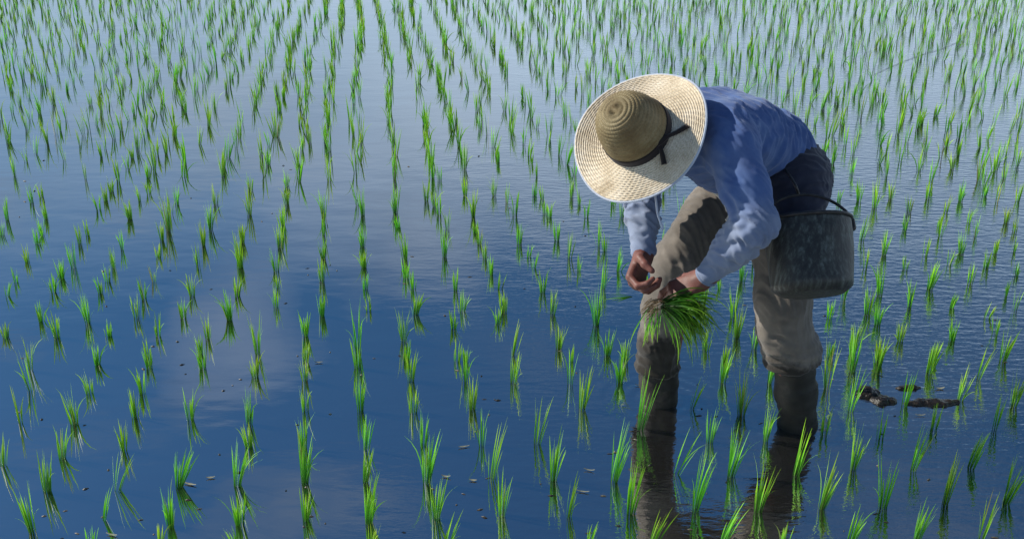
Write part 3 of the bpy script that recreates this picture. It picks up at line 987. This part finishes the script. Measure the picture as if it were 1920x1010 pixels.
# ------------------------------------------------------------------ rice leaves
def blade(base, d0, bend, length, width, segs=6, twist=0.0, flat=False):
    """One grass blade: a tapering ribbon folded along its midrib. d0: first direction, bend: sideways pull that grows to the tip."""
    pts, p, d = [], np.array(base, float), unit(d0)
    pts.append(p.copy())
    for i in range(segs):
        t = (i + 1) / segs
        d = unit(d + np.asarray(bend) * (t ** 1.3) / segs)
        p = p + d * length / segs
        pts.append(p.copy())
    side0 = np.cross(d0, (math.cos(twist), math.sin(twist), 0.1))
    V, Fc, T = [], [], []
    k = 2 if flat else 3
    for i, p in enumerate(pts):
        t = i / segs
        a, b = pts[max(i - 1, 0)], pts[min(i + 1, segs)]
        tg = unit(b - a)
        s = side0 - (side0 @ tg) * tg
        s = unit(s) if np.linalg.norm(s) > 1e-4 else np.array((1.0, 0, 0))
        n = np.cross(tg, s)
        w = width * (0.55 + 0.9 * t if t < 0.5 else 1.0) * max(0.04, 1 - max(0, t - 0.45) ** 1.6 / 0.55 ** 1.6)
        V.append(p - s * w * 0.5)
        if not flat: V.append(p + n * w * 0.18)
        V.append(p + s * w * 0.5)
        T += [t] * k
    for i in range(segs):
        for j in range(k - 1):
            a = i * k + j
            Fc.append((a, a + 1, a + 1 + k, a + k))
    return V, Fc, T

def tint(T, rnd):
    T = np.asarray(T)
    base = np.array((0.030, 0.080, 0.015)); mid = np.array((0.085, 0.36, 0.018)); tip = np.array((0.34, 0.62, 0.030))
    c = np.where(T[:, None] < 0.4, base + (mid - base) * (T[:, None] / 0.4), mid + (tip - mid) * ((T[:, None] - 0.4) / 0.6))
    yellow = rnd.uniform(-0.15, 0.3)
    c = c * rnd.uniform(0.75, 1.15) + np.array((0.06, 0.03, 0.0)) * yellow
    if rnd.random() < 0.02: c = c * 0.35 + np.array((0.30, 0.25, 0.10)) * 0.65
    return np.clip(c, 0.004, 1)

def clump(rnd, h, lean, count, wide, flat=False, segs=6, width=0.0046):
    h *= 1.10
    hue = np.array((rnd.uniform(0.75, 1.3), rnd.uniform(0.88, 1.12), rnd.uniform(0.7, 1.6)))
    """Blades of one seedling tuft, as separate (verts, faces, colours), rooted at the origin."""
    out = []
    for i in range(count):
        a = rnd.uniform(0, 2 * math.pi)
        r = 0.009 * math.sqrt(rnd.random())
        tilt = abs(rnd.gauss(0.0, 0.042)) + 0.012 + 0.055 * wide * rnd.random()
        d0 = np.array((math.cos(a) * tilt + lean * rnd.uniform(0.35, 0.85), math.sin(a) * tilt * 0.9, 1.0))
        l = h * (1.08 if i < 2 else rnd.uniform(0.45, 1.05)) * math.sqrt(1 + lean * lean * 0.8)
        bn = np.array((math.cos(a) * tilt * 1.5 + lean * 0.6, math.sin(a) * tilt * 1.5, -0.12))
        q = rnd.random()
        if q < 0.10:      # a leaf that folds over
            bn = bn * 2.6 + np.array((math.cos(a) * 0.7, math.sin(a) * 0.5, -0.9))
        b = blade((r * math.cos(a), r * math.sin(a), -0.012), d0, bn, l + 0.012, width * rnd.uniform(0.7, 1.2), segs, rnd.uniform(0, 6.3), flat)
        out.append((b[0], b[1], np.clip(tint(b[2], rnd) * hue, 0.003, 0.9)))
    return out

def merge(parts):
    V, Fc, C = [], [], []
    for v, f, c in parts:
        o = len(V)
        V += list(v); Fc += [tuple(i + o for i in q) for q in f]; C.append(c)
    return V, Fc, np.concatenate(C)

# seedlings measured off the photograph: crop origin, scale, then (x, y at the water, y of the tip, x of the tip, fullness)
S3x = 640 / 1901.0
CROPS = [
 (0, 670, S3x, [(185,970,740,175,13),(265,745,540,300,11),(345,560,400,375,9),(415,370,195,412,10),(500,200,85,498,11),(540,42,-60,545,10),(118,370,190,122,4),(15,600,430,45,6),
  (690,520,375,690,10),(755,330,185,755,9),(795,200,75,800,7),(835,60,-40,835,9),(1060,345,180,1065,11),(1130,60,-60,1125,8),(650,740,565,735,4),(580,900,740,640,4),
  (990,720,540,1060,15),(950,940,740,960,15),(1320,710,500,1380,17),(1335,930,770,1340,15),(1390,370,200,1410,9),(1385,500,390,1385,9),(1420,110,-20,1420,9),
  (1690,510,350,1695,11),(1695,700,480,1735,13),(1705,900,740,1730,11),(1700,130,-10,1700,10),(1698,300,170,1702,5),(510,1040,950,520,5),(1320,1060,960,1285,6),(885,1050,930,890,4)]),
 (640, 670, S3x, [(105,300,130,115,11),(90,60,-80,90,8),(135,510,340,165,6),(135,690,520,180,10),(150,920,690,190,17),(170,1050,980,180,7),(385,130,-20,395,11),(400,310,170,405,10),
  (455,490,320,470,9),(475,700,455,510,15),(525,900,690,550,12),(580,1050,890,640,6),(690,130,-20,690,8),(730,290,135,745,14),(785,490,330,790,5),(835,680,400,890,6),(895,880,670,915,9),
  (960,140,-20,990,8),(1090,480,260,1130,5),(1180,680,440,1215,10),(1260,890,690,1295,6),(1340,290,90,1365,11),(1275,150,-10,1280,3),(1520,690,420,1580,11),(1610,870,620,1650,13),
  (1665,400,130,1720,11),(1370,1050,940,1400,7),(1720,1050,880,1790,6),(1550,140,-30,1560,11)]),
 (1100, 560, 520 / 1167.0, [(440,460,340,480,3),(570,350,220,590,9),(650,490,310,655,10),(515,605,480,520,8),(605,745,570,640,14),(750,600,475,755,9),(880,740,560,920,8),(370,740,590,430,3),
  (455,890,700,490,9),(720,895,720,750,15),(985,880,700,1030,12),(570,1020,880,640,8),(830,1030,950,835,5),(1010,380,190,1015,8),(1115,310,120,1120,12),(1110,470,310,1130,9),(995,570,460,1000,4),
  (1120,715,550,1135,13),(1110,1020,900,1140,9)]),
 (1500, 450, 420 / 758.0, [(260,450,340,262,9),(175,560,450,190,10),(435,450,350,450,10),(355,560,460,370,6),(540,540,440,560,11),(720,560,450,725,10),(600,470,370,620,3),(270,670,590,272,5),(380,780,650,410,7),
  (450,640,565,455,8),(660,640,530,670,4),(575,770,660,610,8),(490,895,740,510,7),(280,905,750,290,10),(695,890,745,740,13),(185,1010,910,200,12),(395,1015,900,430,9),(610,1010,870,625,5)]),
 (0, 340, S3x, [(10,300,230,10,7),(30,870,780,30,9),(40,640,600,45,3),(230,780,680,235,12),(235,300,215,240,8),(205,350,270,205,6),(180,120,20,170,7),(230,90,10,225,8),(155,450,360,155,7),(95,560,480,95,3),
  (340,540,440,335,12),(295,620,520,295,7),(320,870,740,320,10),(410,480,350,405,5),(445,350,250,445,8),(490,300,220,490,5),(550,160,70,548,7),(590,110,20,590,7),(620,60,-20,620,8),(725,210,110,720,16),
  (780,110,30,780,6),(830,70,0,830,7),(635,480,370,635,7),(600,560,470,600,5),(680,380,280,680,4),(560,620,530,560,8),(490,790,640,490,11),(540,1005,880,545,11),(605,860,780,605,11),(760,760,640,760,11),
  (805,660,550,800,11),(830,985,880,830,7),(880,860,750,885,9),(940,280,90,945,13),(900,330,230,900,9),(985,130,30,990,7),(860,560,470,855,5),(880,420,350,880,7),(1020,760,660,1018,10),(1070,640,530,1070,9),
  (1100,470,360,1095,6),(1130,360,230,1135,11),(1170,270,120,1175,12),(1205,130,20,1205,7),(1120,960,860,1120,9),(1160,880,750,1160,7),(1280,770,620,1270,16),(1320,640,530,1330,15),(1340,480,340,1340,16),
  (1350,340,240,1350,13),(1390,190,40,1390,15),(1395,50,-40,1400,11),(1435,960,740,1435,10),(1540,700,590,1545,10),(1550,590,520,1550,8),(1560,370,250,1570,14),(1600,130,30,1600,10),(1600,30,-60,1600,10),
  (1700,860,740,1700,11),(1705,1000,910,1720,9),(1795,750,640,1800,11),(1795,560,440,1795,11),(1800,430,330,1800,11),(1805,200,60,1805,13)]),
 (640, 340, S3x, [(90,950,700,95,8),(120,190,50,115,10),(120,360,260,115,12),(125,480,390,125,12),(130,600,520,140,8),(150,720,650,150,8),(300,180,20,305,16),(315,260,190,315,8),(355,440,300,345,13),(360,540,440,365,9),
  (400,600,510,400,6),(410,740,630,430,13),(350,890,720,350,9),(360,1000,900,370,8),(475,110,0,480,9),(520,140,50,520,6),(575,420,270,575,11),(635,610,500,635,6),(625,820,710,630,9),(675,720,610,690,9),(640,1000,900,650,6),
  (690,1005,930,690,9),(690,80,-20,690,9),(735,200,50,735,14),(745,290,220,745,9),(770,350,260,780,9),(800,430,340,800,9),(835,520,420,830,8),(880,600,520,900,6),(870,790,700,875,10),(905,730,620,905,10),(960,970,810,1010,4),
  (850,80,-30,850,11),(920,120,20,925,5),(965,190,70,965,9),(990,350,240,995,11),(1075,80,0,1080,8),(1120,100,30,1110,7),(1130,180,100,1130,7),(1160,200,120,1160,7),(1070,480,400,1085,6),(1045,420,360,1050,4),(1120,620,500,1120,9),
  (1175,740,620,1190,8),(1200,330,230,1200,10),(1270,430,300,1290,5),(1325,500,420,1330,3),(1430,360,230,1430,6),(1470,390,300,1470,4),(1545,500,380,1570,8),(1280,90,0,1280,7),(1325,130,60,1325,4),(1365,200,110,1365,6),
  (1510,130,60,1512,7),(1560,200,110,1560,7),(1420,800,600,1420,15),(1210,930,810,1220,11),(1480,970,840,1490,11),(1575,1010,900,1580,11),(1280,1000,920,1280,3)]),
 (1280, 340, S3x, [(800,60,-20,795,11),(870,110,50,872,8),(980,110,0,975,11),(1068,150,0,1068,13),(1160,100,0,1160,11),(1260,170,80,1260,9),(1235,270,190,1235,8),(1365,100,0,1365,9),(1465,170,80,1468,7),(1545,110,0,1548,11),
  (1590,230,150,1590,6),(1680,80,10,1685,8),(1800,230,150,1800,9),(1850,280,200,1850,7),(1865,110,20,1865,8),(1745,110,20,1745,5),(1120,410,280,1130,14),(1240,490,430,1240,8),(1350,410,320,1355,6),(1420,250,190,1425,6),
  (1550,400,290,1550,13),(1480,470,390,1480,5),(1375,600,450,1405,12),(1020,480,380,1020,6),(1030,740,590,1035,13),(1085,800,680,1090,11),(1260,700,570,1260,11),(1490,700,630,1505,9),(1690,480,390,1692,8),(1740,400,320,1740,7),
  (1600,570,460,1605,5),(1840,390,310,1840,4),(1855,520,470,1855,3),(1800,640,560,1800,3),(1690,760,690,1720,4),(1740,850,750,1735,5),(1845,720,600,1850,4),(815,760,670,820,9),(815,980,900,820,9),(945,960,810,950,15),
  (1090,1000,880,1090,12),(1210,890,790,1210,12),(1500,890,780,1500,9),(1390,1010,910,1400,12),(280,760,600,275,9),(300,870,700,305,11),(395,930,780,400,10),(125,940,830,140,6),(240,1000,930,250,8),(205,600,540,205,8),(330,560,420,330,7)]),
]
plants = []      # (u, v, pixel height, pixel lean, fullness)
for ox, oy, s, rows in CROPS:
    for x, y, yt, xt, full in rows:
        u, v = ox + x * s, oy + y * s
        hp_ = (y - yt) * s
        if any(abs(u - q[0]) < 9 and abs(v - q[1]) < 16 for q in plants): continue
        plants.append((u, v, hp_, (xt - x) * s, full))
# the rows go on beyond: same planting grid, set by hand so a little uneven
ROWD = unit((-0.1327, 0.991, 0)); CRSD = np.array((ROWD[1], -ROWD[0], 0))
g0 = G(690, 950)
grnd = random.Random(21)
far = []
for k in range(-70, 90):
    wob = grnd.uniform(-0.02, 0.02)
    ph = grnd.uniform(-0.05, 0.05)
    for j in range(6, 120):
        if grnd.random() < 0.07: continue
        p = g0 + CRSD * (k * 0.1675 + wob + 0.02 * math.sin(j * 0.21 + k) + grnd.gauss(0, 0.017)) + ROWD * (j * 0.175 + ph + grnd.gauss(0, 0.02))
        u, v, d = proj(p)
        if v > 341 or v < -75 or u < -220 or u > 2140: continue
        far.append((p, v))
        if grnd.random() < 0.12:
            far.append((p + np.array((grnd.gauss(0, 0.02), grnd.gauss(0, 0.05), 0)), v))

beyond = []
for k in range(-40, 44):
    for j in range(-14, 40):
        if grnd.random() < 0.07: continue
        p = g0 + CRSD * (k * 0.1675 + grnd.gauss(0, 0.02)) + ROWD * (j * 0.175 + grnd.gauss(0, 0.025))
        u, v, d = proj(p)
        if p[1] < 0.7 or abs(p[0]) > 4.2 or v < 330: continue
        if d > 0 and -45 < u < 1965 and v < 1105: continue
        if d > 0 and v <= 341 and -220 <= u <= 2140: continue
        beyond.append((p, v))
ONES = ['', 'first', 'second', 'third', 'fourth', 'fifth', 'sixth', 'seventh', 'eighth', 'ninth', 'tenth', 'eleventh', 'twelfth', 'thirteenth', 'fourteenth', 'fifteenth', 'sixteenth', 'seventeenth', 'eighteenth', 'nineteenth']
def ordinal(n):
    if n < 20: return ONES[n]
    t, r = divmod(n, 10)
    return ['', '', 'twentieth', 'thirtieth', 'fortieth', 'fiftieth'][t] if r == 0 else ['', '', 'twenty', 'thirty', 'forty', 'fifty'][t] + '-' + ONES[r]
items = []
for u, v, hp_, ln, full in plants:
    d = gdist(v)
    p = G(u, v)
    dep = math.atan2(H, math.hypot(p[0], p[1]))
    h = max(0.05, hp_ * d / F / math.cos(dep)) * 1.0
    items.append([p, u, v, min(h, 0.26), ln / max(hp_, 1), full])
# thin gaps in the rows of the middle distance hold small late plants
fill = random.Random(31)
busy = [it[0] for it in items] + [ANKL * (1, 1, 0), ANKR * (1, 1, 0)]
for k in range(-12, 16):
    for j in range(0, 14):
        p = g0 + CRSD * (k * 0.1675 + fill.gauss(0, 0.015)) + ROWD * (j * 0.175 + fill.gauss(0, 0.02))
        u, v, d = proj(p)
        if not (350 < v < 760 and -5 < u < 1925) or (1560 < u < 1830 and v > 690): continue
        if min(np.hypot(p[0] - q[0], p[1] - q[1]) for q in busy) < 0.118 or fill.random() < 0.3: continue
        busy.append(p)
        items.append([p, u, v, fill.uniform(0.08, 0.125), fill.gauss(0, 0.1), fill.randint(4, 8)])
far.sort(key=lambda q: -q[1])
n_ind = max(0, 300 - len(items))
frnd = random.Random(5)
for p, v in far[:n_ind]:
    u, v2, d = proj(p)
    items.append([p, u, v2, frnd.uniform(0.085, 0.14), frnd.gauss(0, 0.12), frnd.randint(6, 12)])
rest = far[n_ind:] + beyond
# order into planting rows for the labels
byrow = {}
for it in items:
    k = round((it[1] - 670) / (0.1 * (it[2] + 330)) - 0.16)
    byrow.setdefault(k, []).append(it)
rowno = {k: i + 1 for i, k in enumerate(sorted(byrow))}
prnd = random.Random(3)
for k in sorted(byrow):
    lst = sorted(byrow[k], key=lambda it: -it[2])
    for i, it in enumerate(lst):
        p, u, v, h, lean, full = it
        near = v > 690
        look = ('thick' if full >= 14 else 'sparse' if full <= 5 else 'small' if h < 0.085 else 'tall' if h > 0.165 else 'green')
        tilt_w = ' leaning right' if lean > 0.28 else ' leaning left' if lean < -0.28 else ''
        lab = f'{look} rice seedling{tilt_w}, {ordinal(i + 1)} from the bottom in the {ordinal(rowno[k])} row from left'
        cl = clump(prnd, h, lean, int(full * 1.45) + 2, 1.0 if full > 8 else 0.6, segs=6 if near else 5, width=0.0038 if near else 0.0042)
        if near:
            root = empty('rice_seedling', p)
            for b in cl:
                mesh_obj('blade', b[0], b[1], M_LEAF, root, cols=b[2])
        else:
            V, Fc, C = merge(cl)
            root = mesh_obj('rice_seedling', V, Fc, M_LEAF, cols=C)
            root.location = tuple(p)
        tag(root, lab, 'rice seedling', 'rice seedlings planted in rows in the flooded field')
V, Fc, C = [], [], []
for i, (p, v) in enumerate(rest):
    unseen = i >= len(rest) - len(beyond)
    cl = clump(frnd, frnd.uniform(0.075, 0.135), frnd.gauss(0, 0.12), frnd.randint(4, 6) if unseen else frnd.randint(5, 9), 0.8, flat=True, segs=4, width=0.0055)
    a, b, c = merge(cl)
    o = len(V)
    V += [q + p for q in a]; Fc += [tuple(i + o for i in f) for f in b]; C.append(c)
o = mesh_obj('distant_rice_seedlings', V, Fc, M_LEAF, cols=np.concatenate(C))
tag(o, 'young rice seedlings far across the flooded field', 'rice seedlings', kind='stuff')

# ------------------------------------------------------------------ what the hands hold
brnd = random.Random(12)
BB = P(1246, 570, 2.64)
parts = []
for i in range(230):
    q = brnd.random()
    b0 = BB + np.array((brnd.uniform(-0.012, 0.03), brnd.uniform(-0.03, 0.02), brnd.uniform(-0.015, 0.012)))
    ang = brnd.uniform(-1.1, 0.95)
    d0 = np.array((math.cos(ang) * 0.9 + 0.15, brnd.uniform(-0.7, 0.35), math.sin(ang) * 0.8 - 0.05))
    bn = np.array((brnd.uniform(-0.9, 0.7), brnd.uniform(-0.6, 0.6), brnd.uniform(-5.5, -1.6)))
    b = blade(b0, d0, bn, brnd.uniform(0.085, 0.165), 0.0036, 7, brnd.uniform(0, 6.3))
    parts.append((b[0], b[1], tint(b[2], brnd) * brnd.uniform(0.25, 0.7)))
for i in range(16):
    b0 = P(brnd.uniform(1214, 1244), brnd.uniform(572, 584), brnd.uniform(2.62, 2.68))
    b = blade(b0, (brnd.uniform(-0.5, 0.35), brnd.uniform(-0.3, 0.2), -0.8), (brnd.uniform(-0.2, 0.9), 0, -0.8), brnd.uniform(0.07, 0.13), 0.0036, 7, brnd.uniform(0, 6.3))
    parts.append((b[0], b[1], tint(b[2], brnd)))
V, Fc, C = merge(parts)
bo = empty('seedling_bundle', BB)
tag(bo, 'bundle of loose rice seedlings gripped in the farmer\'s near hand', 'seedling bundle')
mesh_obj('leaves', [v - BB for v in V], Fc, M_LEAF, bo, cols=C)
parts = []
for i in range(26):
    b0 = BB + np.array((brnd.uniform(-0.03, 0.0), brnd.uniform(-0.02, 0.02), brnd.uniform(-0.015, 0.015)))
    b = blade(b0, (-0.8, brnd.uniform(-0.4, 0.2), brnd.uniform(-0.8, 0.1)), (0, 0, -1.2), brnd.uniform(0.03, 0.06), 0.003, 5, brnd.uniform(0, 6))
    parts.append((b[0], b[1], np.tile((0.16, 0.11, 0.06), (len(b[0]), 1))))
V, Fc, C = merge(parts)
mesh_obj('roots', [v - BB for v in V], Fc, M_LEAF, bo, cols=C)
# the single sprig pinched between thumb and finger
SB = P(1186, 556, 2.66)
parts = []
for i in range(6):
    b = blade(SB, (-0.9 + brnd.uniform(-0.2, 0.2), brnd.uniform(-0.4, 0.2), brnd.uniform(-0.15, 0.12)), (0, 0, brnd.uniform(-1.0, 0.1)), brnd.uniform(0.04, 0.085), 0.003, 6, brnd.uniform(0, 6))
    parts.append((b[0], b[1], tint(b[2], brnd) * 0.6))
V, Fc, C = merge(parts)
so = mesh_obj('rice_sprig', [v - SB for v in V], Fc, M_LEAF, cols=C)
so.location = tuple(SB)
tag(so, 'single thin rice sprig pinched in the farmer\'s far fist', 'rice sprig')

# ------------------------------------------------------------------ mud clods and floating scraps
def clod(u, v, hw, hh, hz, seed, label):
    c = G(u, v)
    s = gdist(v) / F
    fd = Field((-hw * s * 1.5, -hh * s * 3.4, -0.03), (hw * s * 1.5, hh * s * 3.4, 0.06), 0.004)
    r = random.Random(seed)
    for i in range(6):
        t = (i + 0.5) / 6 * 2 - 1
        rr = math.sqrt(max(0.15, 1 - t * t))
        fd.ell((t * hw * s * 0.85, r.uniform(-0.3, 0.3) * hh * s * 2, 0.0), np.eye(3), (hw * s * 0.32, hh * s * 2.1 * rr, hz * r.uniform(0.7, 1.1) * rr), 0.012)
    vv, ff = fd.mesh()
    n = vnormals(vv, ff)
    vv = vv + n * (0.004 * noise3(vv * 60 + seed) + 0.002 * noise3(vv * 150 + seed))[:, None]
    o = mesh_obj('mud_clod', vv, ff, M_MUD)
    o.location = (c[0], c[1], 0)
    tag(o, label, 'mud clod', 'mud clods breaking the water')
clod(1627, 738, 23, 9, 0.020, 1, 'rounded dark mud clod nearest the bucket side, highest of the clods')
clod(1657, 752, 26, 7, 0.014, 2, 'dark mud clod in the middle of the line of clods')
clod(1748, 755, 54, 6, 0.011, 3, 'long low dark mud ridge at the end of the line of clods')
clod(1702, 727, 25, 3, 0.007, 4, 'thin flat dark mud patch behind the line of clods')

def flake(u, v, w, l, ang, curl, seed):
    r = random.Random(seed)
    c = G(u, v)
    V, Fc = [], []
    n = 8
    for i in range(n + 1):
        t = i / n
        ww = w * math.sin(math.pi * (0.08 + 0.86 * t)) * r.uniform(0.8, 1.1)
        x = (t - 0.5) * l
        for k in (-1, 0, 1):
            V.append((x * math.cos(ang) - k * ww * math.sin(ang), x * math.sin(ang) + k * ww * math.cos(ang), 0.003 + curl * (2 * t - 1) ** 2 + 0.0012 * (k == 0)))
    for i in range(n):
        for k in range(2):
            a = i * 3 + k
            Fc.append((a, a + 1, a + 4, a + 3))
    o = mesh_obj('floating_leaf', V, Fc, M_FLAKE)
    o.location = (c[0], c[1], 0)
    return o
FL = [(356, 908, 'beside the thick seedlings near the bottom'), (836, 894, 'at the foot of a seedling in open water'), (887, 901, 'in a short line of scraps'), (1092, 922, 'beside a small seedling'),
      (870, 838, 'green-tinged, at the foot of a reflection'), (210, 1003, 'touching the bottom edge of the view'), (1762, 729, 'behind the long mud ridge'), (1725, 779, 'in front of the long mud ridge'),
      (395, 896, 'near the leaning thick seedlings'), (1105, 882, 'just in front of the farmer'), (598, 680, 'pale, by the row of seedlings in open water'), (1200, 724, 'by the waterline of the farmer\'s front boot')]
for i, (u, v, w) in enumerate(FL):
    r = random.Random(40 + i)
    o = flake(u, v, r.uniform(0.0025, 0.005), r.uniform(0.02, 0.042), r.uniform(-0.35, 0.35), r.uniform(0.001, 0.004), 40 + i)
    tag(o, f'pale dead leaf scrap floating {w}', 'leaf scrap', 'leaf scraps afloat')

cord = tube('cord', [G(u, v) + (0, 0, 0.003) for u, v in ((1640, 140), (1668, 127), (1700, 114), (1735, 101), (1762, 94), (1795, 80))], 0.0010, M_WIRE, sides=6)
tag(cord, 'thin dark cord lying on the water among far seedlings', 'cord')
drnd = random.Random(77)
V, Fc = [], []
for i in range(170):
    v = 1040 - 760 * drnd.random() ** 1.5
    u = drnd.uniform(-20, 1940)
    c = G(u, v)
    n = 6
    sx, sy = drnd.uniform(0.002, 0.011), drnd.uniform(0.001, 0.004)
    a0 = drnd.uniform(-0.6, 0.6)
    o = len(V)
    V.append(c + (0, 0, drnd.uniform(0.002, 0.005)))
    for j in range(n):
        a = 2 * math.pi * j / n
        x, y = sx * math.cos(a) * drnd.uniform(0.7, 1.2), sy * math.sin(a) * drnd.uniform(0.7, 1.2)
        V.append(c + (x * math.cos(a0) - y * math.sin(a0), x * math.sin(a0) + y * math.cos(a0), 0.0008))
    for j in range(n):
        Fc.append((o, o + 1 + j, o + 1 + (j + 1) % n))
db = mesh_obj('floating_debris', V, Fc, M_DEBRIS, smooth=False)
tag(db, 'tiny scraps and husks floating all over the water', 'debris', kind='stuff')
